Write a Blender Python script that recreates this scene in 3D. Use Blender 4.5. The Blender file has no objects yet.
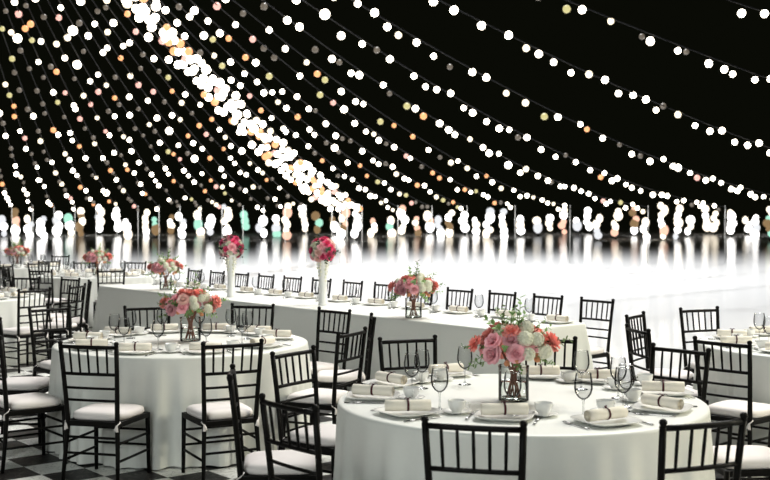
import bpy, math, random
from mathutils import Vector, Matrix
PI = math.pi
S = bpy.context.scene
COL = S.collection
rng = random.Random(7)

# ------------------------------------------------------------------ camera
F_PX, CAM_H, HORIZON = 1100.0, 1.70, 216.0
cam = bpy.data.cameras.new('camera')
cam.sensor_fit = 'HORIZONTAL'; cam.sensor_width = 36.0
cam.lens = F_PX / 770.0 * 36.0
cam.clip_end = 1500
cam.dof.use_dof = True; cam.dof.focus_distance = 7.2; cam.dof.aperture_fstop = 3.8; cam.dof.aperture_blades = 0
camo = bpy.data.objects.new('camera', cam); COL.objects.link(camo)
camo.location = (0, 0, CAM_H)
camo.rotation_euler = (PI/2 - math.atan((240 - HORIZON) / F_PX), 0, 0)
S.camera = camo

# ------------------------------------------------------------------ world, lights, exposure
w = bpy.data.worlds.new('night'); S.world = w; w.use_nodes = True
bg = w.node_tree.nodes['Background']
bg.inputs[0].default_value = (0.50, 0.55, 0.30, 1); bg.inputs[1].default_value = 0.006
S.view_settings.view_transform = 'Standard'; S.view_settings.look = 'None'
S.view_settings.exposure = 0.0; S.view_settings.gamma = 1.0
S.view_settings.use_curve_mapping = False
S.cycles.use_denoising = True
S.cycles.max_bounces = 8
S.cycles.transparent_max_bounces = 16
S.cycles.caustics_reflective = False; S.cycles.caustics_refractive = False

def aim(o, target):
    o.rotation_euler = (Vector(target) - o.location).to_track_quat('-Z', 'Y').to_euler()
def area_light(name, loc, target, size, power, color):
    l = bpy.data.lights.new(name, 'AREA'); l.shape = 'SQUARE'; l.size = size; l.energy = power; l.color = color
    o = bpy.data.objects.new(name, l); COL.objects.link(o); o.location = loc; aim(o, target); return o
def spot_light(name, loc, target, power, angle, blend, radius, color):
    l = bpy.data.lights.new(name, 'SPOT'); l.energy = power; l.spot_size = math.radians(angle); l.spot_blend = blend
    l.shadow_soft_size = radius; l.color = color
    o = bpy.data.objects.new(name, l); COL.objects.link(o); o.location = loc; aim(o, target); return o
area_light('overhead_light', (4.5, 13.5, 12), (0, 8.5, 0.5), 7, 2250, (1.0, 0.985, 0.94))
area_light('front_fill_light', (-5, -6, 6), (0, 8, 0.6), 6, 640, (0.93, 1.0, 0.97))
area_light('side_light', (10, 5.5, 4.5), (0.5, 8, 0.5), 2.2, 620, (1.0, 0.95, 0.74))
spot_light('ground_whitening_light', (2, 34, 25), (2, 34, 0), 72000, 112, 1.0, 1.2, (1, 1, 1))  # added spot without a visible source, whitens the ground

# ------------------------------------------------------------------ materials
def mat(name, color, rough=0.5, spec=0.5, metal=0.0, emit=None, strength=0.0, vary=0.0, sheen=0.0, noise=0.0, nscale=8.0):
    m = bpy.data.materials.new(name); m.use_nodes = True
    nt = m.node_tree; b = nt.nodes['Principled BSDF']
    b.inputs['Base Color'].default_value = (*color, 1)
    b.inputs['Roughness'].default_value = rough
    b.inputs['Specular IOR Level'].default_value = spec
    b.inputs['Metallic'].default_value = metal
    if sheen: b.inputs['Sheen Weight'].default_value = sheen
    if emit:
        b.inputs['Emission Color'].default_value = (*emit, 1); b.inputs['Emission Strength'].default_value = strength
    src = None
    if noise:
        tc = nt.nodes.new('ShaderNodeTexCoord'); n = nt.nodes.new('ShaderNodeTexNoise'); n.inputs['Scale'].default_value = nscale
        nt.links.new(tc.outputs['Object'], n.inputs['Vector'])
        mx = nt.nodes.new('ShaderNodeMix'); mx.data_type = 'RGBA'
        mx.inputs[6].default_value = (*[c*(1-noise) for c in color], 1); mx.inputs[7].default_value = (*[min(1, c*(1+noise)) for c in color], 1)
        nt.links.new(n.outputs['Fac'], mx.inputs[0]); src = mx.outputs[2]
        nt.links.new(src, b.inputs['Base Color'])
    if vary:
        oi = nt.nodes.new('ShaderNodeObjectInfo'); h = nt.nodes.new('ShaderNodeHueSaturation')
        mr = nt.nodes.new('ShaderNodeMapRange'); mr.inputs[3].default_value = 1 - vary; mr.inputs[4].default_value = 1 + vary
        nt.links.new(oi.outputs['Random'], mr.inputs[0]); nt.links.new(mr.outputs[0], h.inputs['Value'])
        h.inputs['Color'].default_value = (*color, 1)
        if src: nt.links.new(src, h.inputs['Color'])
        nt.links.new(h.outputs[0], b.inputs['Base Color'])
    return m

M = {}
M['cloth'] = mat('white_tablecloth', (0.82, 0.83, 0.79), 0.42, 0.4, noise=0.02, nscale=40)
M['chair'] = mat('black_lacquer', (0.005, 0.0045, 0.004), 0.45, 0.10, noise=0.2, nscale=30)
M['cushion'] = mat('cushion_fabric', (0.84, 0.79, 0.77), 0.85, 0.1, noise=0.02, nscale=30)
M['china'] = mat('white_china', (0.82, 0.82, 0.80), 0.18, 0.5, noise=0.01, nscale=12)
M['napkin'] = mat('cream_napkin', (0.86, 0.81, 0.71), 0.9, 0.1, noise=0.04, nscale=60)
M['ribbon'] = mat('dark_red_ribbon', (0.055, 0.004, 0.008), 0.45, 0.3, noise=0.1, nscale=60)
M['steel'] = mat('cutlery_steel', (0.35, 0.35, 0.35), 0.22, 0.5, metal=1.0, noise=0.05)
M['ceramic'] = mat('white_vase_ceramic', (0.84, 0.85, 0.84), 0.35, 0.4, noise=0.02)
M['coral'] = mat('coral_petals', (1.0, 0.38, 0.33), 0.7, 0.15, vary=0.25, noise=0.18, nscale=25)
M['pink'] = mat('dusty_pink_petals', (0.92, 0.48, 0.53), 0.7, 0.15, vary=0.25, noise=0.2, nscale=25)
M['blush'] = mat('blush_petals', (0.88, 0.58, 0.53), 0.7, 0.15, vary=0.15, noise=0.15, nscale=25)
M['hotpink'] = mat('deep_pink_petals', (0.72, 0.10, 0.22), 0.7, 0.15, vary=0.4, noise=0.25, nscale=25)
M['whitepetal'] = mat('white_petals', (0.80, 0.80, 0.66), 0.7, 0.15, vary=0.08, noise=0.1, nscale=30)
M['peach'] = mat('peach_petals', (0.72, 0.33, 0.17), 0.7, 0.15, vary=0.15, noise=0.1, nscale=30)
M['leaf'] = mat('green_leaves', (0.22, 0.35, 0.13), 0.6, 0.25, vary=0.4, noise=0.3, nscale=20)
M['darkleaf'] = mat('dark_leaves', (0.03, 0.06, 0.03), 0.6, 0.25, vary=0.4, noise=0.3, nscale=20)
M['stem'] = mat('reddish_stems', (0.23, 0.10, 0.07), 0.6, 0.3, noise=0.3, nscale=20)
M['cable'] = mat('dark_cable', (0.004, 0.0045, 0.006), 0.6, 0.1, noise=0.1)
M['palepole'] = mat('pale_pole', (0.7, 0.7, 0.68), 0.5, 0.2, noise=0.05)
M['pole'] = mat('dark_pole', (0.006, 0.005, 0.004), 0.7, 0.1, noise=0.1)
for n, c, s in (('bulb_bright', (1.0, 0.90, 0.74), 9.0), ('bulb_soft', (1.0, 0.86, 0.62), 2.4), ('bulb_orange', (1.0, 0.42, 0.16), 1.5),
                ('bulb_rose', (1.0, 0.50, 0.42), 1.3), ('bulb_yellow', (0.80, 0.72, 0.30), 0.9), ('bulb_dim', (0.55, 0.45, 0.34), 0.22),
                ('globe_white', (1.0, 0.97, 0.93), 5.0), ('globe_grey', (0.9, 0.92, 0.95), 1.0), ('globe_green', (0.40, 0.80, 0.62), 1.2),
                ('globe_peach', (1.0, 0.58, 0.42), 1.3), ('globe_cream', (1.0, 0.88, 0.70), 2.4), ('globe_amber', (0.6, 0.38, 0.18), 0.5)):
    M[n] = mat(n, (0.06, 0.055, 0.05), 0.4, 0.3, emit=c, strength=s)

def glass_mat(name, edge, clear):
    m = bpy.data.materials.new(name); m.use_nodes = True; nt = m.node_tree
    for n in list(nt.nodes): nt.nodes.remove(n)
    out = nt.nodes.new('ShaderNodeOutputMaterial'); mix = nt.nodes.new('ShaderNodeMixShader')
    tr = nt.nodes.new('ShaderNodeBsdfTransparent'); gl = nt.nodes.new('ShaderNodeBsdfGlossy'); gl.inputs['Roughness'].default_value = 0.03
    fr = nt.nodes.new('ShaderNodeFresnel'); fr.inputs['IOR'].default_value = 1.22
    lw = nt.nodes.new('ShaderNodeLayerWeight'); lw.inputs['Blend'].default_value = 0.45
    cm = nt.nodes.new('ShaderNodeMix'); cm.data_type = 'RGBA'
    cm.inputs[6].default_value = (*clear, 1); cm.inputs[7].default_value = (*edge, 1)  # edge tint paints in the dark rim that refraction would give
    nt.links.new(lw.outputs['Facing'], cm.inputs[0]); nt.links.new(cm.outputs[2], tr.inputs['Color'])
    nt.links.new(fr.outputs[0], mix.inputs[0]); nt.links.new(tr.outputs[0], mix.inputs[1]); nt.links.new(gl.outputs[0], mix.inputs[2])
    nt.links.new(mix.outputs[0], out.inputs[0])
    return m
M['glass'] = glass_mat('clear_glass', (0.66, 0.67, 0.68), (0.91, 0.915, 0.915))
M['jar_glass'] = glass_mat('jar_glass', (0.80, 0.82, 0.81), (0.95, 0.96, 0.955))
M['water'] = glass_mat('vase_water', (0.90, 0.93, 0.91), (0.96, 0.975, 0.965))
M['jar_base'] = glass_mat('thick_glass_base', (0.35, 0.38, 0.37), (0.75, 0.78, 0.76))

TILE_DIR = math.radians(-50.2)
def checker_mat():
    m = bpy.data.materials.new('checker_marble'); m.use_nodes = True; nt = m.node_tree; b = nt.nodes['Principled BSDF']
    tc = nt.nodes.new('ShaderNodeTexCoord'); mp = nt.nodes.new('ShaderNodeMapping')
    mp.inputs['Rotation'].default_value = (0, 0, -TILE_DIR); mp.inputs['Location'].default_value = (0.07, 0.13, 0.5)
    ck = nt.nodes.new('ShaderNodeTexChecker'); ck.inputs['Scale'].default_value = 1/0.30
    ck.inputs['Color1'].default_value = (0.86, 0.86, 0.82, 1); ck.inputs['Color2'].default_value = (0.008, 0.007, 0.007, 1)
    n = nt.nodes.new('ShaderNodeTexNoise'); n.inputs['Scale'].default_value = 9; n.inputs['Detail'].default_value = 8; n.inputs['Distortion'].default_value = 1.8
    cr = nt.nodes.new('ShaderNodeValToRGB'); cr.color_ramp.elements[0].position = 0.47; cr.color_ramp.elements[1].position = 0.56
    e = cr.color_ramp.elements.new(0.515); cr.color_ramp.elements[0].color = (0, 0, 0, 1); cr.color_ramp.elements[2].color = (0, 0, 0, 1); e.color = (1, 1, 1, 1)
    mx = nt.nodes.new('ShaderNodeMix'); mx.data_type = 'RGBA'; mx.inputs[7].default_value = (0.16, 0.15, 0.14, 1)
    ml = nt.nodes.new('ShaderNodeMath'); ml.operation = 'MULTIPLY'; ml.inputs[1].default_value = 0.45
    nt.links.new(tc.outputs['Object'], mp.inputs['Vector']); nt.links.new(mp.outputs[0], ck.inputs['Vector'])
    nt.links.new(tc.outputs['Object'], n.inputs['Vector']); nt.links.new(n.outputs['Fac'], cr.inputs[0])
    nt.links.new(cr.outputs[0], ml.inputs[0]); nt.links.new(ml.outputs[0], mx.inputs[0]); nt.links.new(ck.outputs['Color'], mx.inputs[6])
    nt.links.new(mx.outputs[2], b.inputs['Base Color'])
    b.inputs['Roughness'].default_value = 0.45; b.inputs['Specular IOR Level'].default_value = 0.15
    return m
def ground_mat():
    m = bpy.data.materials.new('wet_white_ground'); m.use_nodes = True; nt = m.node_tree
    for n in list(nt.nodes): nt.nodes.remove(n)
    out = nt.nodes.new('ShaderNodeOutputMaterial'); mix = nt.nodes.new('ShaderNodeMixShader'); mix.inputs[0].default_value = 0.55
    d = nt.nodes.new('ShaderNodeBsdfDiffuse'); d.inputs['Color'].default_value = (0.88, 0.89, 0.90, 1)
    g = nt.nodes.new('ShaderNodeBsdfGlossy'); g.inputs['Roughness'].default_value = 0.10
    tc = nt.nodes.new('ShaderNodeTexCoord'); mp = nt.nodes.new('ShaderNodeMapping'); mp.inputs['Scale'].default_value = (0.6, 1.6, 1)
    n = nt.nodes.new('ShaderNodeTexNoise'); n.inputs['Scale'].default_value = 0.8; n.inputs['Detail'].default_value = 3
    bp = nt.nodes.new('ShaderNodeBump'); bp.inputs['Strength'].default_value = 0.10; bp.inputs['Distance'].default_value = 0.10
    nt.links.new(tc.outputs['Object'], mp.inputs['Vector']); nt.links.new(mp.outputs[0], n.inputs['Vector'])
    nt.links.new(n.outputs['Fac'], bp.inputs['Height']); nt.links.new(bp.outputs[0], g.inputs['Normal'])
    nt.links.new(d.outputs[0], mix.inputs[1]); nt.links.new(g.outputs[0], mix.inputs[2]); nt.links.new(mix.outputs[0], out.inputs[0])
    return m
M['checker'] = checker_mat(); M['ground'] = ground_mat()

# ------------------------------------------------------------------ mesh helpers
class MB:
    def __init__(s): s.v = []; s.f = []; s.mi = []
    def add(s, vs, fs, mi=0):
        o = len(s.v); s.v += [tuple(p) for p in vs]; s.f += [tuple(i + o for i in f) for f in fs]; s.mi += [mi]*len(fs); return s
    def grid(s, rows, closed=True, mi=0):
        n = len(rows[0]); vs = [p for r in rows for p in r]; fs = []
        for i in range(len(rows) - 1):
            for j in range(n if closed else n - 1):
                k = (j + 1) % n
                fs.append((i*n + j, i*n + k, (i+1)*n + k, (i+1)*n + j))
        return s.add(vs, fs, mi)
    def tube(s, pts, rad, seg=8, caps=True, mi=0, flat=1.0):
        pts = [Vector(p) for p in pts]
        if not hasattr(rad, '__len__'): rad = [rad]*len(pts)
        rows = []; up = None
        for i, p in enumerate(pts):
            t = (pts[min(i+1, len(pts)-1)] - pts[max(i-1, 0)]).normalized()
            if up is None:
                up = Vector((0, 0, 1)) if abs(t.z) < 0.9 else Vector((0, 1, 0))
            a = t.cross(up)
            if a.length < 1e-6: a = t.orthogonal()
            a.normalize(); b = a.cross(t).normalized()
            rows.append([p + (a*math.cos(2*PI*k/seg) + b*math.sin(2*PI*k/seg)*flat)*rad[i] for k in range(seg)])
        o = len(s.v); s.grid(rows, True, mi)
        if caps:
            n = len(rows)
            s.f.append(tuple(o + k for k in reversed(range(seg)))); s.f.append(tuple(o + (n-1)*seg + k for k in range(seg))); s.mi += [mi, mi]
        return s
    def lathe(s, prof, seg=20, center=(0, 0, 0), mi=0, power=None):
        rows = []
        for r, z in prof:
            row = []
            for k in range(seg):
                a = 2*PI*k/seg; ca, sa = math.cos(a), math.sin(a); q = 1.0
                if power: q = (abs(ca)**power + abs(sa)**power)**(-1/power)
                row.append((center[0] + r*q*ca, center[1] + r*q*sa, center[2] + z))
            rows.append(row)
        return s.grid(rows, True, mi)
    def sphere(s, c, r, seg=12, rings=7, mi=0, sc=(1, 1, 1)):
        prof = [(max(1e-4, math.sin(PI*i/rings))*r, -math.cos(PI*i/rings)*r) for i in range(rings + 1)]
        o = len(s.v); s.lathe(prof, seg, (0, 0, 0), mi)
        for i in range(o, len(s.v)):
            x, y, z = s.v[i]; s.v[i] = (c[0] + x*sc[0], c[1] + y*sc[1], c[2] + z*sc[2])
        return s
    def box(s, c, h, mi=0):
        vs = [(c[0]+sx*h[0], c[1]+sy*h[1], c[2]+sz*h[2]) for sx in (-1, 1) for sy in (-1, 1) for sz in (-1, 1)]
        return s.add(vs, [(0, 1, 3, 2), (4, 6, 7, 5), (0, 4, 5, 1), (2, 3, 7, 6), (0, 2, 6, 4), (1, 5, 7, 3)], mi)
    def mesh(s, name, mats, smooth=True):
        me = bpy.data.meshes.new(name); me.from_pydata(s.v, [], s.f)
        for m in (mats if isinstance(mats, (list, tuple)) else [mats]): me.materials.append(m)
        me.polygons.foreach_set('material_index', s.mi)
        if smooth: me.polygons.foreach_set('use_smooth', [True]*len(me.polygons))
        me.update(); return me
    def build(s, name, mats, parent=None, smooth=True):
        return link(name, s.mesh(name, mats, smooth), parent)
def link(name, me, parent=None):
    o = bpy.data.objects.new(name, me); COL.objects.link(o)
    if parent: o.parent = parent
    return o
def bevel(o, wd=0.004, seg=2):
    m = o.modifiers.new('bevel', 'BEVEL'); m.width = wd; m.segments = seg; m.limit_method = 'ANGLE'; return o
def tag(o, label=None, cat=None, group=None, kind=None):
    if label: o['label'] = label
    if cat: o['category'] = cat
    if group: o['group'] = group
    if kind: o['kind'] = kind
    return o
def empty(name, loc=(0, 0, 0), rz=0.0):
    o = bpy.data.objects.new(name, None); COL.objects.link(o); o.empty_display_size = 0.1
    o.location = loc; o.rotation_euler = (0, 0, rz); return o
KIDS = {}
def kids(o):
    if o.name not in KIDS: KIDS[o.name] = list(o.children)
    return KIDS[o.name]
def copy_tree(o, parent=None):
    c = o.copy(); COL.objects.link(c); c.parent = parent
    for ch in kids(o): copy_tree(ch, c)
    return c
class Proto:
    """First use hands out the original, later uses copy it with its parts."""
    def __init__(s, root): s.root = root; s.used = False
    def put(s, loc, rz, label, cat, group, scale=None):
        if s.used: o = copy_tree(s.root)
        else:
            o = s.root; s.used = True
            def warm(q):
                for ch in kids(q): warm(ch)
            warm(o)
        o.location = loc; o.rotation_euler = (0, 0, rz)
        if scale: o.scale = (scale,)*3
        tag(o, label, cat, group); return o
def ground_at(px, py, z):
    """where the line of sight through a photograph point meets the height z (for surveying positions)."""
    d = F_PX*(CAM_H - z)/(py - HORIZON)
    return Vector(((px - 385)/F_PX*d, d, z))

# ------------------------------------------------------------------ setting: ground and terrace
me = MB().add([(-260, -12, -0.1), (260, -12, -0.1), (260, 520, -0.1), (-260, 520, -0.1)], [(0, 1, 2, 3)]).build('wet_ground', M['ground'], smooth=False)
tag(me, kind='structure')
poly = [(-13, -3), (8, -3), (8, 4.02), (2.64, 10.45), (-1.9, 15.9), (-3.6, 24.5), (-13, 24.5)]
n = len(poly)
tb = MB().add([(x, y, 0) for x, y in poly] + [(x, y, -0.1) for x, y in poly],
              [tuple(range(n))] + [(i, i + n, (i + 1) % n + n, (i + 1) % n) for i in range(n)])
tag(tb.build('terrace_floor', M['checker'], smooth=False), kind='structure')

# ------------------------------------------------------------------ tablecloths
T = {'front': (0.70, 5.68), 'left': (-1.53, 8.29), 'right': (3.29, 8.10), 'edge': (-5.0, 12.95), 'back': (-4.63, 17.7), 'far': (-6.96, 20.8)}
TN = {'front': 'front round table', 'left': 'left middle table', 'right': 'right edge table',
      'edge': 'left edge table', 'back': 'rear left table', 'far': 'farthest left table'}
def round_cloth(key, R=0.945, label='', seed=0):
    r_ = random.Random(seed); N = 288
    ks = [(k, r_.uniform(0, 2*PI), r_.uniform(0.5, 1.0)) for k in (11, 17, 23, 31, 43)]
    rows = [[(0.001*math.cos(2*PI*j/N), 0.001*math.sin(2*PI*j/N), 0.75) for j in range(N)]]
    for rr in (0.35, 0.7, 0.92, 0.975): rows.append([(R*rr*math.cos(2*PI*j/N), R*rr*math.sin(2*PI*j/N), 0.75) for j in range(N)])
    for k in range(1, 5):
        a = PI/2*k/4; rad = R - 0.018 + 0.018*math.sin(a); z = 0.75 - 0.018 + 0.018*math.cos(a)
        rows.append([(rad*math.cos(2*PI*j/N), rad*math.sin(2*PI*j/N), z) for j in range(N)])
    for k in range(1, 19):
        q = k/18; z = 0.732*(1 - q) + 0.012*q; row = []
        for j in range(N):
            a = 2*PI*j/N
            f = sum(am*math.cos(kk*a + ph + 0.25*math.sin(2*a + ph)) for kk, ph, am in ks)/3.0
            f = max(-1.0, min(1.0, 1.7*f))
            rad = R + 0.035*q**0.8 + (0.010 + 0.040*q)*q**0.35*(f - 0.35)
            row.append((rad*math.cos(a), rad*math.sin(a), z))
        rows.append(row)
    o = MB().grid(rows).build('tablecloth', M['cloth']); o.location = (*T[key], 0)
    return tag(o, label, 'tablecloth', 'white cloths on the round tables')
round_cloth('front', label='white floor-length cloth on the front round table, bouquet in glass jar on it', seed=1)
round_cloth('left', label='white floor-length cloth on the left middle round table, beyond three black chair backs', seed=2)
round_cloth('right', label='white cloth on the round table cut off by the right edge', seed=3)
round_cloth('edge', label='white cloth on the round table cut off by the left edge', seed=4)
round_cloth('back', label='white cloth on the round table behind the left end of long table', seed=5)
round_cloth('far', label='white cloth on the farthest round table at far left', seed=6)

# the long banquet table
D1 = Vector((0.64, -0.768, 0)).normalized(); D2 = Vector((0.768, 0.64, 0)).normalized()
A3 = Vector((-3.92, 15.0, 0)); L3, W3 = 7.7, 1.03
def on_long(t, off, z=0.75): v = A3 + D1*t + D2*off; return Vector((v.x, v.y, z))
def long_cloth():
    r_ = random.Random(11); rc = 0.05; per = []
    corners = [(rc, rc, PI, L3), (L3 - rc, rc, 1.5*PI, 0), (L3 - rc, W3 - rc, 0, 0), (rc, W3 - rc, 0.5*PI, 0)]
    for ci, (cx, cy, a0, _) in enumerate(corners):
        for k in range(9):
            a = a0 + PI/2*k/8; per.append((cx + rc*math.cos(a), cy + rc*math.sin(a), math.cos(a), math.sin(a), math.sin(PI*k/8)))
        nx, ny, na, _ = corners[(ci + 1) % 4]
        p0 = (cx + rc*math.cos(a0 + PI/2), cy + rc*math.sin(a0 + PI/2)); p1 = (nx + rc*math.cos(na), ny + rc*math.sin(na))
        m = int((abs(p1[0]-p0[0]) + abs(p1[1]-p0[1]))/0.05)
        for k in range(1, m): per.append((p0[0] + (p1[0]-p0[0])*k/m, p0[1] + (p1[1]-p0[1])*k/m, math.cos(na), math.sin(na), 0))
    ph = [r_.uniform(0, 6.28) for _ in range(4)]
    def row(inset, z, q):
        out = []; s = 0
        for i, (x, y, nx, ny, c) in enumerate(per):
            px, py = per[i-1][0], per[i-1][1]; s += math.hypot(x-px, y-py) if i else 0
            f = (math.sin(5.3*s + ph[0]) + 0.7*math.sin(9.1*s + ph[1]) + 0.5*math.sin(14.7*s + ph[2]))/2.2
            e = -inset + q*0.03 + q**0.9*0.030*f + c*0.10*q**0.9
            out.append(((x + nx*e), (y + ny*e), z))
        return out
    rows = [[(L3/2 + (p[0]-L3/2)*0.001, W3/2 + (p[1]-W3/2)*0.001, 0.75) for p in per]]
    rows += [row(0.03, 0.75, 0), row(0.012, 0.75, 0), row(0.004, 0.745, 0), row(0, 0.735, 0)]
    rows += [row(0, 0.735*(1-k/14) + 0.012*k/14, k/14) for k in range(1, 15)]
    o = MB().grid(rows).build('tablecloth', M['cloth'])
    o.location = A3; o.rotation_euler = (0, 0, math.atan2(D1.y, D1.x))
    return tag(o, 'long white cloth on the banquet table with the tall white vases', 'tablecloth')
long_cloth()

# ------------------------------------------------------------------ chair
def chair_proto():
    root = empty('spindle_chair')
    K = M['chair']
    def post(s):
        pts = [(s*0.192, -0.235, 0), (s*0.182, -0.212, 0.2), (s*0.172, -0.196, 0.40), (s*0.178, -0.208, 0.55), (s*0.186, -0.225, 0.72), (s*0.193, -0.244, 0.885)]
        m = MB().tube(pts, [0.0125, 0.014, 0.016, 0.015, 0.0145, 0.0145], 10)
        m.tube([(s*0.1932, -0.2445, 0.884), (s*0.1934, -0.245, 0.892), (s*0.1936, -0.2455, 0.900), (s*0.1938, -0.246, 0.910), (s*0.194, -0.246, 0.916)], [0.0145, 0.0125, 0.0165, 0.0145, 0.006], 10)
        return m
    def at(z):     # back plane x and y at height z
        zs = [0.40, 0.55, 0.72, 0.885]; xs = [0.172, 0.178, 0.186, 0.193]; ys = [-0.196, -0.208, -0.225, -0.244]
        for i in range(3):
            if z <= zs[i+1] or i == 2:
                q = (z - zs[i])/(zs[i+1] - zs[i]); return xs[i] + q*(xs[i+1]-xs[i]), ys[i] + q*(ys[i+1]-ys[i])
    for s in (-1, 1): post(s).build('back_post', K, root)
    def rail(z, r, bow):
        x, y = at(z)
        return MB().tube([(x*q, y - bow*(1 - q*q), z) for q in (-1, -0.6, -0.2, 0.2, 0.6, 1)], r, 8)
    rail(0.878, 0.0125, 0.014).build('top_rail', K, root)
    for z, r in ((0.706, 0.0105), (0.616, 0.0085), (0.538, 0.0085)): rail(z, r, 0.010).build('back_rail', K, root)
    for k in range(5):
        q = (k - 2)/3.0; x0, y0 = at(0.706); x1, y1 = at(0.878)
        MB().tube([(x0*q, y0 - 0.010*(1-q*q), 0.706), ((x0+x1)/2*q, (y0+y1)/2 - 0.012*(1-q*q), 0.792), (x1*q, y1 - 0.014*(1-q*q), 0.878)], [0.0065, 0.0075, 0.0065], 7).build('spindle', K, root)
    for s in (-1, 1):
        MB().tube([(s*0.188, 0.192, 0.40), (s*0.190, 0.196, 0.2), (s*0.192, 0.200, 0)], [0.0165, 0.0145, 0.0125], 10).build('leg', K, root)
    f = MB()
    f.box((0, 0.192, 0.386), (0.188, 0.014, 0.017)); f.box((0, -0.192, 0.386), (0.172, 0.014, 0.017))
    for s in (-1, 1):
        f.add([(s*0.174 + e*0.014, -0.19, 0.386 + g*0.017) for e in (-1, 1) for g in (-1, 1)] + [(s*0.188 + e*0.014, 0.19, 0.386 + g*0.017) for e in (-1, 1) for g in (-1, 1)],
              [(0, 1, 3, 2), (4, 6, 7, 5), (0, 4, 5, 1), (2, 3, 7, 6), (0, 2, 6, 4), (1, 5, 7, 3)])
    f.box((0, 0, 0.392), (0.172, 0.185, 0.008))
    bevel(f.build('seat_frame', K, root, smooth=False), 0.005)
    for a, b in (((-0.19, 0.197, 0.285), (0.19, 0.197, 0.285)), ((-0.19, 0.199, 0.185), (0.19, 0.199, 0.185)),
                 ((-0.178, -0.203, 0.30), (0.178, -0.203, 0.30)), ((-0.184, -0.213, 0.20), (0.184, -0.213, 0.20)),
                 ((-0.178, -0.205, 0.265), (-0.19, 0.197, 0.265)), ((0.178, -0.205, 0.265), (0.19, 0.197, 0.265)),
                 ((-0.184, -0.213, 0.155), (-0.191, 0.199, 0.155)), ((0.184, -0.213, 0.155), (0.191, 0.199, 0.155))):
        MB().tube([a, b], 0.0085, 7).build('stretcher', K, root)
    rows = []; N = 40
    for r, z in ((0.02, 0.400), (0.80, 0.400), (0.955, 0.404), (1.0, 0.418), (0.995, 0.434), (0.955, 0.447), (0.85, 0.456), (0.6, 0.461), (0.3, 0.463), (0.01, 0.4635)):
        row = []
        for k in range(N):
            a = 2*PI*k/N; ca, sa = math.cos(a), math.sin(a); q = (abs(ca)**5 + abs(sa)**5)**(-1/5)
            y = 0.19*r*q*sa; x = 0.19*r*q*ca*(1 + 0.05*(sa*q))
            row.append((x, y + 0.008, z))
        rows.append(row)
    cu = MB().grid(rows).build('seat_cushion', M['cushion'], root)
    for s in (-1, 1):
        t = MB().tube([(s*0.168, -0.178, 0.418), (s*0.190, -0.196, 0.400), (s*0.178, -0.214, 0.385), (s*0.181, -0.219, 0.345)], [0.006, 0.006, 0.008, 0.010], 6, flat=0.5)
        t.tube([(s*0.178, -0.214, 0.385), (s*0.166, -0.22, 0.352)], [0.007, 0.009], 6, flat=0.5)
        t.build('cushion_tie', M['cushion'], cu)
    return Proto(root)
CH = chair_proto()
HOURS = ['twelve', 'one', 'two', 'three', 'four', 'five', 'six', 'seven', 'eight', 'nine', 'ten', 'eleven']
def hour(h): return HOURS[h % 12] + " o'clock"
def put_chair(key, ang, rback, h, extra=None, turn=0):
    cx, cy = T[key]; a = math.radians(ang); r = rback - 0.235
    lab = extra or f"black spindle-back chair at the {hour(h)} place of the {TN[key]}"
    CH.put((cx + r*math.cos(a), cy + r*math.sin(a), 0), a + PI/2 + math.radians(turn), lab, 'chair', f'black chairs around the {TN[key]}')
for ang, rb, h in ((5, 1.46, 3), (42, 1.46, 1), (77, 1.56, 12), (110, 1.60, 11), (146, 1.49, 10), (181, 1.48, 9), (221, 1.47, 8), (256, 1.46, 6), (292, 1.47, 5)):
    put_chair('front', ang, rb, h, turn=5 if h == 9 else 0)
for ang, rb, h in ((257, 1.44, 6), (292, 1.45, 5), (333, 1.45, 4), (20, 1.50, 2), (45, 1.54, 1), (78, 1.62, 12), (112, 1.52, 11), (137, 1.90, 10), (178, 1.46, 9), (219, 1.44, 8)):
    put_chair('left', ang, rb, h, turn={2: -16, 5: 5, 6: -1}.get(h, 0))
for ang, rb, h in ((112, 1.51, 11), (147, 1.49, 10), (190, 1.5, 9), (223, 1.53, 7)): put_chair('right', ang, rb, h)
for ang, rb, h in ((321, 1.5, 4), (350, 1.46, 3), (18, 1.46, 2), (50, 1.49, 1), (78, 1.45, 12)): put_chair('edge', ang, rb, h)
for ang, rb, h in ((252, 1.50, 6), (292, 1.52, 5), (80, 1.52, 12), (112, 1.6, 11), (140, 1.68, 10), (215, 1.45, 8), (178, 1.45, 9)): put_chair('back', ang, rb, h)
for ang, rb, h in ((270, 1.48, 6), (75, 1.50, 12), (310, 1.48, 5), (35, 1.48, 2)): put_chair('far', ang, rb, h)
ORD = ['first', 'second', 'third', 'fourth', 'fifth', 'sixth', 'seventh', 'eighth', 'ninth', 'tenth', 'eleventh', 'twelfth', 'thirteenth', 'fourteenth', 'fifteenth', 'sixteenth', 'seventeenth', 'eighteenth', 'nineteenth', 'twentieth']
def long_t(i): return -0.4 + 0.635*i
for i in range(13):
    p = on_long(long_t(i), W3 + 0.70 - 0.235, 0)
    CH.put(p, math.atan2(D2.y, D2.x) + PI/2 + math.radians(rng.uniform(-3, 3)), f"black chair behind the long banquet table, {ORD[i]} of the row from the left", 'chair', 'black chairs behind the long table')

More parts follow.
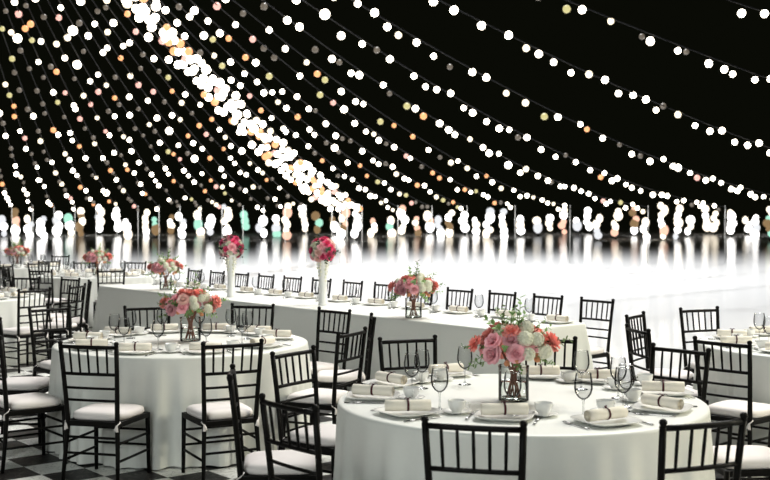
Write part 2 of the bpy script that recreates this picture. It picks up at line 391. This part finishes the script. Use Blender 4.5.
# ------------------------------------------------------------------ tableware prototypes
def plate_proto():
    me = MB().lathe([(0.001, 0.004), (0.078, 0.004), (0.094, 0.007), (0.131, 0.020), (0.138, 0.022), (0.1385, 0.020), (0.131, 0.016), (0.093, 0.0), (0.001, 0.0)], 48, power=4.0)
    return Proto(me.build('square_plate', M['china']))
def napkin_proto():
    L = 0.125; m = MB(); rows = []
    N = 26
    prof = [(-L, 0.9), (-L*0.98, 1.0), (-L*0.5, 1.0), (-0.02, 0.96), (0.0, 0.93), (0.02, 0.96), (L*0.5, 1.0), (L*0.98, 1.0), (L, 0.9)]
    for x, q in prof: rows.append([(x, 0.033*q*math.cos(2*PI*k/N), 0.031 + 0.031*q*math.sin(2*PI*k/N)) for k in range(N)])
    m.grid(rows)
    # spiral folds at both ends, laid in layers
    for e in (-1, 1):
        sp = []
        for k in range(52):
            a = k*0.42; q = 0.88*(1 - k/56)
            sp.append((0.033*q*math.cos(a), 0.031 + 0.031*q*math.sin(a)))
        m.grid([[(e*L, y, z) for y, z in sp], [(e*(L - 0.045), y*1.0, z) for y, z in sp]], closed=False)
        m.grid([[(e*(L-0.012), 0.031*math.cos(2*PI*k/N), 0.031 + 0.029*math.sin(2*PI*k/N)) for k in range(N)], [(e*(L-0.012), 0.001*math.cos(2*PI*k/N), 0.031 + 0.001*math.sin(2*PI*k/N)) for k in range(N)]])
    root = m.build('napkin_roll', M['napkin'])
    rb = MB().grid([[(x, 0.0345*q*math.cos(2*PI*k/N), 0.031 + 0.0325*q*math.sin(2*PI*k/N)) for k in range(N)] for x, q in ((-0.0065, 0.94), (-0.006, 0.98), (0.006, 0.98), (0.0065, 0.94))])
    rb.sphere((0, 0.004, 0.065), 0.007, 8, 5, sc=(1.2, 1, 0.7))
    rb.tube([(0, 0.004, 0.065), (0.012, 0.014, 0.072), (0.02, 0.024, 0.066)], [0.003, 0.005, 0.004], 6, flat=0.4)
    rb.tube([(0, 0.004, 0.065), (-0.012, -0.004, 0.074), (-0.018, -0.014, 0.068)], [0.003, 0.005, 0.004], 6, flat=0.4)
    rb.build('ribbon', M['ribbon'], root)
    return Proto(root)
def saucer_proto():
    return Proto(MB().lathe([(0.001, 0.004), (0.03, 0.004), (0.036, 0.006), (0.066, 0.014), (0.072, 0.016), (0.072, 0.014), (0.06, 0.009), (0.034, 0.0), (0.001, 0.0)], 32).build('saucer', M['china']))
def cup_proto():
    root = MB().lathe([(0.001, 0.0), (0.022, 0.0), (0.023, 0.005), (0.033, 0.016), (0.040, 0.034), (0.043, 0.055), (0.044, 0.060), (0.0415, 0.060), (0.038, 0.034), (0.031, 0.018), (0.018, 0.009), (0.001, 0.008)], 28).build('teacup', M['china'])
    MB().tube([(0.040, 0, 0.048), (0.056, 0, 0.050), (0.064, 0, 0.040), (0.058, 0, 0.026), (0.036, 0, 0.020)], 0.0042, 8).build('handle', M['china'], root)
    return Proto(root)
def glass_proto():
    root = empty('wine_glass')
    MB().lathe([(0.001, 0.0), (0.034, 0.0), (0.036, 0.002), (0.030, 0.004), (0.012, 0.008), (0.006, 0.014), (0.001, 0.016)], 24).build('foot', M['glass'], root)
    MB().lathe([(0.006, 0.012), (0.0042, 0.03), (0.0040, 0.065), (0.0060, 0.082), (0.010, 0.090)], 12).build('stem', M['glass'], root)
    MB().lathe([(0.001, 0.088), (0.012, 0.090), (0.026, 0.100), (0.038, 0.118), (0.0435, 0.140), (0.043, 0.165), (0.0395, 0.190), (0.0365, 0.210), (0.0378, 0.2115), (0.0366, 0.213), (0.0352, 0.2115)], 28).build('bowl', M['glass'], root)
    return Proto(root)
def fork_proto():
    m = MB().tube([(0, -0.10, 0.006), (0, -0.05, 0.004), (0, 0.02, 0.005), (0, 0.045, 0.006)], [0.0062, 0.005, 0.0032, 0.006], 8, flat=0.35)
    m.tube([(0, 0.043, 0.006), (0, 0.055, 0.004), (0, 0.064, 0.004)], [0.008, 0.012, 0.011], 8, flat=0.16)
    for x in (-0.0088, -0.0029, 0.0029, 0.0088): m.tube([(x, 0.060, 0.004), (x, 0.085, 0.004), (x, 0.102, 0.008)], [0.0022, 0.002, 0.0012], 6, flat=0.6)
    return Proto(m.build('fork', M['steel']))
def knife_proto():
    m = MB().tube([(0, -0.11, 0.005), (0, -0.06, 0.005), (0, -0.01, 0.005)], [0.0068, 0.006, 0.0045], 8, flat=0.55)
    m.tube([(0, -0.012, 0.005), (0.001, 0.03, 0.005), (0.001, 0.08, 0.005), (-0.002, 0.112, 0.005)], [0.0055, 0.0095, 0.009, 0.002], 8, flat=0.14)
    return Proto(m.build('table_knife', M['steel']))
PL, NA, SA, CU, GL, FO, KN = plate_proto(), napkin_proto(), saucer_proto(), cup_proto(), glass_proto(), fork_proto(), knife_proto()
TOP = 0.7505
def setting(pos, where, grp, face, nap, cup=None, glass=None, cutlery=True, plate_rot=None):
    """one laid place: pos = plate centre, face = direction from the plate to the table centre"""
    fx = Vector((math.cos(face), math.sin(face), 0)); sx = Vector((math.sin(face), -math.cos(face), 0))   # sx = the diner's right
    p = Vector((pos[0], pos[1], TOP))
    PL.put(p, (face if plate_rot is None else plate_rot), f'white square plate {where}', 'plate', f'plates {grp}')
    NA.put(p + Vector((0, 0, 0.0165)), nap, f'ribbon-tied napkin roll {where}', 'napkin', f'napkin rolls {grp}', scale=0.88)
    c = p + fx*0.10 + sx*0.22 if cup is None else Vector((cup[0], cup[1], TOP))
    SA.put(c, 0, f'small white saucer {where}', 'saucer', f'saucers {grp}')
    CU.put(c + Vector((0, 0, 0.0042)), face - 1.0 + rng.uniform(-.5, .5), f'white teacup {where}', 'cup', f'teacups {grp}')
    g = p + fx*0.22 + sx*0.06 if glass is None else Vector((glass[0], glass[1], TOP))
    GL.put(g, 0, f'empty stemmed wine glass {where}', 'glass', f'wine glasses {grp}')
    if cutlery:
        FO.put(p - sx*0.165, face - PI/2, f'steel fork {where}', 'fork', f'forks {grp}')
        KN.put(p + sx*0.155 - fx*0.03, face - PI/2, f'steel knife {where}', 'knife', f'knives {grp}')
cx, cy = T['front']
front = [  # hour, plate px, napkin direction, cup px, glass px
    (8, (408, 415), 3, (457, 414), (446, 412)), (9, (373, 399), -18, (411, 400), (412, 394)), (10, (391, 386), -50, (402, 385), (422, 389)),
    (11, (446, 376), 25, (441, 381), (465, 385)), (12, (541, 378), 0, (569, 383), (582, 390)), (1, (598, 382), -8, (616, 390), (619, 399)),
    (3, (664, 395), -12, (637, 404), (627, 408)), (4, (663, 411), -52, (634, 402), (624, 412)), (5, (607, 424), 30, (606, 414), (584, 419)), (6, (505, 419), 2, (539, 417), (513, 417))]
for h, pp, nd, cp, gp in front:
    p = ground_at(pp[0], pp[1], TOP); c = ground_at(cp[0], cp[1], TOP); g = ground_at(gp[0], gp[1], TOP)
    if h == 3: c = ground_at(646, 386, TOP)
    if (c - p).length < 0.20: c = p + (c - p).normalized()*0.20
    if (g - c).length < 0.115: g = c + (g - c).normalized()*0.115
    face = math.atan2(cy - p.y, cx - p.x)
    setting(p, f"at {hour(h)} place of the {TN['front']}", f"on the {TN['front']}", face, math.radians(nd), c, g)
for key, hs in (('left', ((254, 6), (293, 5), (333, 4), (15, 2), (45, 1), (78, 12), (112, 11), (145, 10), (178, 9), (218, 8))),
                ('right', ((112, 11), (147, 10), (185, 9), (222, 7), (258, 6), (75, 12))),
                ('edge', ((275, 6), (321, 4), (350, 3), (25, 2), (60, 1))),
                ('back', ((252, 6), (292, 5), (330, 4), (5, 3), (45, 1), (80, 12), (112, 11), (145, 10), (215, 8), (178, 9))),
                ('far', ((270, 6), (310, 5), (350, 3), (35, 2), (75, 12), (230, 7)))):
    cx, cy = T[key]
    for ang, h in hs:
        a = math.radians(ang); p = (cx + 0.72*math.cos(a), cy + 0.72*math.sin(a))
        nd = a + PI/2 + rng.uniform(-0.25, 0.25)
        if key in ('left', 'right'): nd = math.radians({6: 3, 5: -2, 4: 55, 2: -8, 1: -15, 12: 0, 11: 10, 10: -20, 9: -10, 8: 8, 7: -20}[h])
        setting(p, f"at {hour(h)} seat of the {TN[key]}", f"on the {TN[key]}", a + PI, nd, cutlery=key in ('left', 'right'))
for i in range(1, 13):
    t = long_t(i) + 0.30; p = on_long(t, W3 - 0.20)
    where = f'at the {ORD[i-1]} seat from left of the long table'
    setting((p.x, p.y), where, 'along the long table', math.atan2(-D2.y, -D2.x), math.atan2(D1.y, D1.x),
            cup=on_long(t - 0.27, W3 - 0.26), glass=on_long(t - 0.19, W3 - 0.36), cutlery=False)

# ------------------------------------------------------------------ flowers
def petal(m, phi, tilt, L, W, cup, curl, z0=0.0, r0=0.0, mi=0, jit=0.0):
    rows = []
    for i in range(4):
        v = i/3; row = []
        for j in range(5):
            u = (j - 2)/2
            wd = W*math.sin(PI*(0.18 + 0.62*v))
            rad = r0 + L*math.sin(tilt)*v + curl*L*v**3 - cup*W*u*u*(0.3 + 0.7*v)
            z = z0 + L*math.cos(tilt)*v - 0.12*L*u*u*v - curl*L*0.4*v**3 + rng.uniform(-jit, jit)*v
            y = u*wd
            row.append((rad*math.cos(phi) - y*math.sin(phi), rad*math.sin(phi) + y*math.cos(phi), z))
        rows.append(row)
    m.grid(rows, closed=False, mi=mi)
def rose_mesh(name, mt, R, rings, jit=0.0):
    m = MB().sphere((0, 0, R*0.42), R*0.26, 8, 6, sc=(1, 1, 1.25))
    for ri, (n_, tilt, ln, wd, cup, curl) in enumerate(rings):
        for k in range(n_):
            petal(m, 2*PI*(k + 0.5*(ri % 2))/n_ + rng.uniform(-0.1, 0.1), tilt + rng.uniform(-0.08, 0.08), R*ln, R*wd, cup, curl, r0=R*0.05, jit=jit*R)
    return m.mesh(name, mt)
R_ROSE = [(4, 0.18, 0.85, 0.42, 0.55, -0.10), (5, 0.42, 0.95, 0.55, 0.45, 0.0), (6, 0.72, 1.05, 0.62, 0.35, 0.08), (7, 1.08, 1.08, 0.62, 0.25, 0.12), (7, 1.45, 1.0, 0.6, 0.2, 0.1)]
R_PEONY = [(6, 0.25, 0.9, 0.34, 0.3, 0.05), (8, 0.55, 0.98, 0.38, 0.25, 0.1), (9, 0.9, 1.05, 0.42, 0.2, 0.12), (10, 1.25, 1.05, 0.42, 0.15, 0.12), (9, 1.6, 0.95, 0.42, 0.1, 0.05)]
def hydrangea_mesh(name, mt, R):
    m = MB().sphere((0, 0, R*0.35), R*0.62, 10, 7)
    for k in range(46):
        z = 1 - 1.55*(k + 0.5)/46; a = k*2.39996; rr = math.sqrt(max(0, 1 - z*z))
        nrm = Vector((rr*math.cos(a), rr*math.sin(a), z)); c = nrm*R*0.78 + Vector((0, 0, R*0.35))
        t = nrm.orthogonal().normalized(); b = nrm.cross(t); s = R*0.26; th = rng.uniform(0, PI/2)
        for q in range(4):
            d = t*math.cos(th + q*PI/2) + b*math.sin(th + q*PI/2); e = nrm.cross(d)
            m.add([c, c + d*s*0.55 + e*s*0.42 + nrm*s*0.22, c + d*s + nrm*s*0.18, c + d*s*0.55 - e*s*0.42 + nrm*s*0.22], [(0, 1, 2, 3)])
    return m.mesh(name, mt)
def bud_mesh(name, mt, R):
    m = MB().sphere((0, 0, R*0.7), R*0.75, 10, 7, sc=(1, 1, 1.1))
    for k in range(5): petal(m, 2*PI*k/5, 0.55, R*1.5, R*0.6, 0.5, -0.22, r0=R*0.15)
    return m.mesh(name, mt)
FM = {'coral': rose_mesh('coral_peony', M['coral'], 0.050, R_PEONY, 0.10), 'pink': rose_mesh('pink_rose', M['pink'], 0.048, R_ROSE),
      'blush': rose_mesh('blush_rose', M['blush'], 0.042, R_ROSE), 'white': hydrangea_mesh('white_hydrangea', M['whitepetal'], 0.044),
      'peach': bud_mesh('peach_bud', M['peach'], 0.020), 'hot': rose_mesh('deep_pink_rose', M['hotpink'], 0.042, R_ROSE),
      'whiterose': rose_mesh('white_rose', M['whitepetal'], 0.034, R_ROSE)}
FN = {'coral': 'coral_peony', 'pink': 'pink_rose', 'blush': 'blush_rose', 'white': 'white_hydrangea', 'peach': 'peach_bud', 'hot': 'deep_pink_rose', 'whiterose': 'white_rose'}
def sprig_mesh(name, mt, L, n_, lw):
    m = MB(); pts = [Vector((0.25*L*(q**2), 0, L*q)) for q in (0, .25, .5, .75, 1)]
    m.tube(pts, [0.0022, 0.002, 0.0017, 0.0014, 0.0008], 5)
    for k in range(n_):
        q = 0.25 + 0.75*k/(n_ - 1); c = Vector((0.25*L*q*q, 0, L*q)); a = k*2.1
        d = Vector((math.cos(a), math.sin(a), 0.7)).normalized(); e = d.cross(Vector((0, 0, 1))).normalized(); u = e.cross(d); ll = lw*3.0*(1 - 0.45*q)
        w2 = lw*(1 - 0.35*q)
        rows = [[c + d*ll*v - e*w2*math.sin(PI*min(1, 0.05 + v*0.95))*1.0 - u*0.1*ll*v*v, c + d*ll*v + u*(w2*0.25 - 0.1*ll*v*v), c + d*ll*v + e*w2*math.sin(PI*min(1, 0.05 + v*0.95)) - u*0.1*ll*v*v] for v in (0, .3, .65, 1)]
        m.grid(rows, closed=False)
    return m.mesh(name, mt)
SPRIG = sprig_mesh('leaf_sprig', M['leaf'], 0.15, 9, 0.014)
DSPRIG = sprig_mesh('dark_leaf_sprig', M['darkleaf'], 0.11, 8, 0.016)
def stick(o, loc, direction, spin=0, sc=1.0):
    q = Vector(direction).to_track_quat('Z', 'Y').to_matrix().to_4x4() @ Matrix.Rotation(spin, 4, 'Z')
    o.matrix_basis = Matrix.Translation(loc) @ q @ Matrix.Scale(sc, 4); return o
STEMS = []
def bouquet(loc, label, seed, rot=0.0):
    r_ = random.Random(seed); root = empty('bouquet', loc, rot); root.scale = (1.05, 1.05, 1.03)
    c = Vector((0, 0, 0.265)); rad = Vector((0.155, 0.155, 0.105))
    # layout on the dome: (azimuth seen from the front = -90, elevation, kind)
    heads = []
    for az in range(0, 360, 52): heads.append((az + r_.uniform(-12, 12), 62 + r_.uniform(-6, 6), 'coral' if r_.random() < 0.75 else 'white'))
    for az in range(0, 360, 36):
        k = 'coral'
        if 200 < az < 285: k = r_.choice(['pink', 'blush', 'pink'])
        elif 285 <= az < 330: k = 'white'
        elif r_.random() < 0.45: k = r_.choice(['white', 'blush', 'pink'])
        heads.append((az + r_.uniform(-9, 9), 28 + r_.uniform(-9, 9), k))
    for az in range(10, 370, 36):
        k = r_.choice(['pink', 'blush', 'coral', 'pink'])
        if 225 < az % 360 < 290: k = 'pink'
        elif 290 <= az % 360 <= 345: k = 'white'
        heads.append((az + r_.uniform(-9, 9), -8 + r_.uniform(-8, 8), k))
    for az in range(0, 360, 40): heads.append((az + r_.uniform(-12, 12), -34 + r_.uniform(-6, 6), 'peach'))
    heads += [(180, 8, 'coral'), (0, 12, 'coral')]
    for i, (az, el, k) in enumerate(heads):
        a, e = math.radians(az), math.radians(el)
        d = Vector((math.cos(a)*math.cos(e), math.sin(a)*math.cos(e), math.sin(e)))
        ext = 1.0 + r_.uniform(-0.10, 0.14)
        if i >= len(heads) - 2: ext = 1.32
        p = c + Vector((d.x*rad.x, d.y*rad.y, d.z*rad.z))*ext
        o = link(FN[k], FM[k], root); stick(o, p - d*0.02, (d + Vector((0, 0, 0.35))).normalized(), r_.uniform(0, 6), r_.uniform(0.85, 1.12)*(0.95 if k != 'peach' else 1))
    for i in range(20):
        a = r_.uniform(0, 2*PI); e = math.radians(r_.choice([-30, -15, 5, 30, 50, 70])); d = Vector((math.cos(a)*math.cos(e), math.sin(a)*math.cos(e), math.sin(e)))
        stick(link('leaf_sprig', SPRIG, root), c + Vector((d.x*rad.x, d.y*rad.y, d.z*rad.z))*0.62, d, r_.uniform(0, 6), r_.uniform(0.7, 1.05))
    stick(link('leaf_sprig', SPRIG, root), c + Vector((0.02, 0, 0.06)), Vector((0.1, 0, 1)), 0, 1.25)
    stick(link('leaf_sprig', SPRIG, root), c + Vector((0.1, -0.02, 0.0)), Vector((1, -0.1, 0.25)), 0, 1.15)
    stick(link('leaf_sprig', SPRIG, root), c + Vector((-0.09, -0.04, -0.05)), Vector((-1, -0.1, -0.25)), 0, 0.95)
    if not STEMS:
        for k in range(9):
            a = 2*PI*k/9; STEMS.append(MB().tube([(0.035*math.cos(a + 2.6), 0.035*math.sin(a + 2.6), 0.016), (0.012*math.cos(a + 1.2), 0.012*math.sin(a + 1.2), 0.13), (0.062*math.cos(a), 0.062*math.sin(a), 0.25)], 0.0042, 6).mesh('stem', M['stem']))
    for me_ in STEMS: link('stem', me_, root)
    return tag(root, label, 'bouquet', 'coral and pink bouquets in glass jars')
VASE = MB().lathe([(0.078, 0.010), (0.078, 0.172), (0.080, 0.178), (0.078, 0.181), (0.076, 0.178)], 36).mesh('jar', M['jar_glass'])
BASE = MB().lathe([(0.001, 0.0), (0.074, 0.0), (0.078, 0.004), (0.078, 0.012), (0.074, 0.015), (0.001, 0.014)], 36).mesh('base', M['jar_base'])
WATER = MB().lathe([(0.001, 0.1), (0.0765, 0.1), (0.0765, 0.0155)], 32).mesh('water', M['water'])
for seed, loc, w1, w2 in ((21, (*ground_at(514, 401, 0.75).xy, TOP), 'coral, pink and white bouquet in the jar on the front round table', 'clear glass jar holding the bouquet on the front round table'),
                      (22, (*ground_at(190, 341, 0.75).xy, TOP), 'coral and pink bouquet on the left middle round table', 'clear glass jar on the left middle round table'),
                      (23, (*on_long(6.3, 0.2).xy, TOP), 'coral and pink bouquet on the long table, nearer its right end', 'clear glass jar on the long table, nearer its right end'),
                      (24, (*on_long(1.35, 0.3).xy, TOP), 'coral and pink bouquet near the left end of the long table', 'clear glass jar near the left end of the long table'),
                      (25, (*T['back'], TOP), 'coral bouquet with greenery on the round table behind the long table', 'clear glass jar on the round table behind the long table'),
                      (26, (*T['far'], TOP), 'small-looking coral bouquet on the farthest table at far left', 'clear glass jar on the farthest table at far left')):
    v = link('glass_jar', VASE); v.location = loc; tag(v, w2, 'vase', 'glass jars with bouquets')
    link('water', WATER, v); link('base', BASE, v)
    bouquet((loc[0], loc[1], TOP), w1, seed)
# tall white vases with flower balls
TV = MB().lathe([(0.001, 0.0), (0.050, 0.0), (0.054, 0.006), (0.048, 0.03), (0.043, 0.10), (0.042, 0.20), (0.046, 0.32), (0.054, 0.41), (0.064, 0.455), (0.066, 0.460), (0.060, 0.458), (0.044, 0.41), (0.001, 0.39)], 32).mesh('tall_vase', M['ceramic'])
TRIM = []
for k in range(5):
    a = 2*PI*k/5 + 0.3; m = MB(); h0 = 0.44 - 0.02*(k % 3)
    for j in range(5 + k % 3):
        rr = 0.062 - 0.006*j if j < 5 else 0.034; m.sphere((rr*math.cos(a + 0.15*(j % 2)), rr*math.sin(a + 0.15*(j % 2)), h0 - 0.036*j), 0.014, 8, 6, sc=(1, 1, 1.2))
    TRIM.append(m.mesh('hanging_blossoms', M['whitepetal']))
def flower_ball(loc, label, seed):
    r_ = random.Random(seed); root = empty('flower_ball', loc); root.scale = (1.15,)*3; c = Vector((0, 0, 0.085)); N = 44
    MB().sphere(c, 0.085, 14, 9).build('foam_core', M['darkleaf'], root)
    for i in range(N):
        z = 1 - 1.78*(i + 0.5)/N; a = i*2.39996; rr = math.sqrt(max(0, 1 - z*z)); d = Vector((rr*math.cos(a), rr*math.sin(a), z))
        k = r_.choice(['hot', 'hot', 'hot', 'pink', 'whiterose', 'whiterose', 'whiterose', 'blush'])
        stick(link(FN[k], FM[k], root), c + d*0.100, d, r_.uniform(0, 6), r_.uniform(0.7, 0.95))
    for i in range(16):
        a = r_.uniform(0, 6.28); e = math.radians(r_.uniform(-45, 75)); d = Vector((math.cos(a)*math.cos(e), math.sin(a)*math.cos(e), math.sin(e)))
        stick(link('leaf_sprig', DSPRIG, root), c + d*0.06, d, r_.uniform(0, 6), 0.85)
    return tag(root, label, 'flowers', 'pink flower balls on the tall vases')
for seed, px, py, side in ((31, 323, 305, 'right'), (32, 231, 297, 'left')):
    p = ground_at(px, py, 0.75); v = link('tall_vase', TV); v.location = (p.x, p.y, TOP); v.scale = (1, 1, 1.08)
    tag(v, f'tall slim white vase on the long table, {side} of the two', 'vase', 'tall white vases')
    for me_ in TRIM: link('hanging_blossoms', me_, v)
    flower_ball((p.x, p.y, TOP + 0.485), f'ball of deep pink and white roses on the {side} tall white vase', seed)

# ------------------------------------------------------------------ glowing globe columns, added in place of blurred light streaks beyond the ground
GLOBE = {}
for k in ('globe_white', 'globe_grey', 'globe_green', 'globe_peach', 'globe_cream', 'globe_amber'):
    GLOBE[k] = MB().sphere((0, 0, 0), 0.31, 14, 9).mesh(k, M[k])
POSTM = MB().tube([(0, 0, 0), (0, 0, 2.1)], 0.04, 8).mesh('pole', M['pole'])
def globe_streak(px, d, top, seed, label):
    r_ = random.Random(seed); root = empty('light_streak', ((px - 385)/F_PX*d, d, -0.1))
    p = link('pole', POSTM, root); p.scale = (1, 1, top/2.1)
    z = top; mood = r_.choice(['white', 'white', 'cream', 'green', 'peach', 'amber', 'cream'])
    while z > 0.2:
        k = {'white': ['globe_white']*4 + ['globe_grey', 'globe_cream'], 'cream': ['globe_cream']*3 + ['globe_white', 'globe_peach'], 'green': ['globe_white', 'globe_green', 'globe_cream', 'globe_grey'],
             'peach': ['globe_peach', 'globe_cream', 'globe_white', 'globe_amber'], 'amber': ['globe_amber', 'globe_amber', 'globe_cream', 'globe_green']}[mood]
        s = r_.uniform(0.7, 1.3)*d/95
        o = link('streak_globe', GLOBE[r_.choice(k)], root); o.location = (r_.uniform(-.2, .2), 0, z); o.scale = (s, s, s*r_.uniform(0.9, 1.4))
        z -= 0.48*s*r_.uniform(0.8, 1.15)
    return tag(root, label, 'lantern', 'globe columns standing in for distant light streaks')

# ------------------------------------------------------------------ strings of globe lights fanning out from one tall mast
APEX = Vector((-7.05, 16.0, 9.2)); END_D, END_Z = 42.0, 2.05
mast = MB().tube([(APEX.x, APEX.y, 0), (APEX.x, APEX.y, APEX.z + 0.15)], [0.09, 0.05], 12).build('mast', M['pole']); tag(mast, kind='structure')
BULB = {k: MB().sphere((0, 0, 0), 0.135, 12, 8).mesh('globe_bulb', M[k]) for k in ('bulb_bright', 'bulb_soft', 'bulb_orange', 'bulb_rose', 'bulb_yellow', 'bulb_dim')}
def light_string(xt, pe, label, spacing, weights, size, seed):
    r_ = random.Random(seed); E = Vector(((pe - 385)/F_PX*END_D, END_D, END_Z)); Nn = 400
    best = None
    for i in range(1, Nn):
        u = i/Nn; q = APEX.lerp(E, u); e = abs(385 + F_PX*q.x/q.y - xt)
        if best is None or e < best[0]: best = (e, u, q)
    _, u0, q = best
    sag = (q.z - (CAM_H + 216*q.y/F_PX))/(4*u0*(1 - u0))
    def pt(u): p = APEX.lerp(E, u); p.z -= 4*sag*u*(1 - u); return p
    root = MB().tube([pt(i/60) for i in range(61)], 0.012, 6).build('light_string', M['cable'])
    tag(root, label, 'string lights', 'strings of globe lights in the night sky')
    MB().tube([(E.x, E.y, -0.1), (E.x, E.y, E.z + 0.05)], 0.012, 6).build('end_pole', M['palepole'], root)
    ks = list(BULB); L = (E - APEX).length; u = 0.02
    while u < 0.995:
        p = pt(u); px = 385 + F_PX*p.x/p.y; py = HORIZON - F_PX*(p.z - CAM_H)/p.y
        if -40 < px < 812 and py > -45:
            k = r_.choices(ks, weights)[0]
            b = link('globe_bulb', BULB[k], root); s = size*r_.uniform(0.85, 1.12)*(0.9 if k == 'bulb_dim' else 1)*(1.4 if k == 'bulb_bright' and r_.random() < 0.03 else 1)
            b.location = p + Vector((r_.uniform(-.05, .05), r_.uniform(-.05, .05), -0.10 + r_.uniform(-.12, .12))); b.scale = (s, s, s)
        u += spacing/L*r_.choice([0.62, 0.8, 1.0, 1.0, 1.25])*r_.uniform(0.85, 1.15)
    return root
WR = (74, 6, 3, 1, 4, 12); WM = (60, 10, 9, 4, 5, 12); WB = (74, 8, 12, 6, 0, 0); WL = (38, 12, 11, 4, 4, 31)
strings = [(725, 1640, 'r'), (565, 1300, 'r'), (435, 1010, 'r'), (350, 845, 'r'), (302, 725, 'r'), (262, 648, 'r'), (232, 570, 'm'), (210, 515, 'm'), (190, 467, 'm'), (173, 432, 'm'), (159, 398, 'm')]
strings += [(149, 362, 'b'), (144, 354, 'b'), (139, 347, 'b'), (134, 340, 'b'), (128, 332, 'b')]
strings += [(-100 + (pe + 100)*0.53, pe, 'l') for pe in range(306, -75, -21)]
nr = nl = nb = 0
for i, (xt, pe, kd) in enumerate(strings):
    if kd in 'rm':
        lab = f'string of white globe lights, {ORD[nr]} down from the top right corner'; nr += 1
    elif kd == 'b':
        lab = f'string of crowded bright globe lights, {ORD[nb]} from the right within the brightest band'; nb += 1
    else:
        lab = f'string of mixed white, amber and dim globe lights, {ORD[nl]} leftward from the brightest band'; nl += 1
    light_string(xt, pe, lab, {'r': 0.66, 'm': 0.76, 'b': 0.58, 'l': 0.95}[kd], {'r': WR, 'm': WM, 'b': WB, 'l': WL}[kd], {'r': 0.60, 'm': 0.55, 'b': 0.72, 'l': 0.52}[kd], 100 + i)
px = -8.0; i = 0
while px < 786:
    globe_streak(px, rng.uniform(78, 112), rng.uniform(1.3, 2.6), 300 + i, 'globe column standing in for a blurred light streak beyond the bright ground')
    px += rng.uniform(9, 19); i += 1
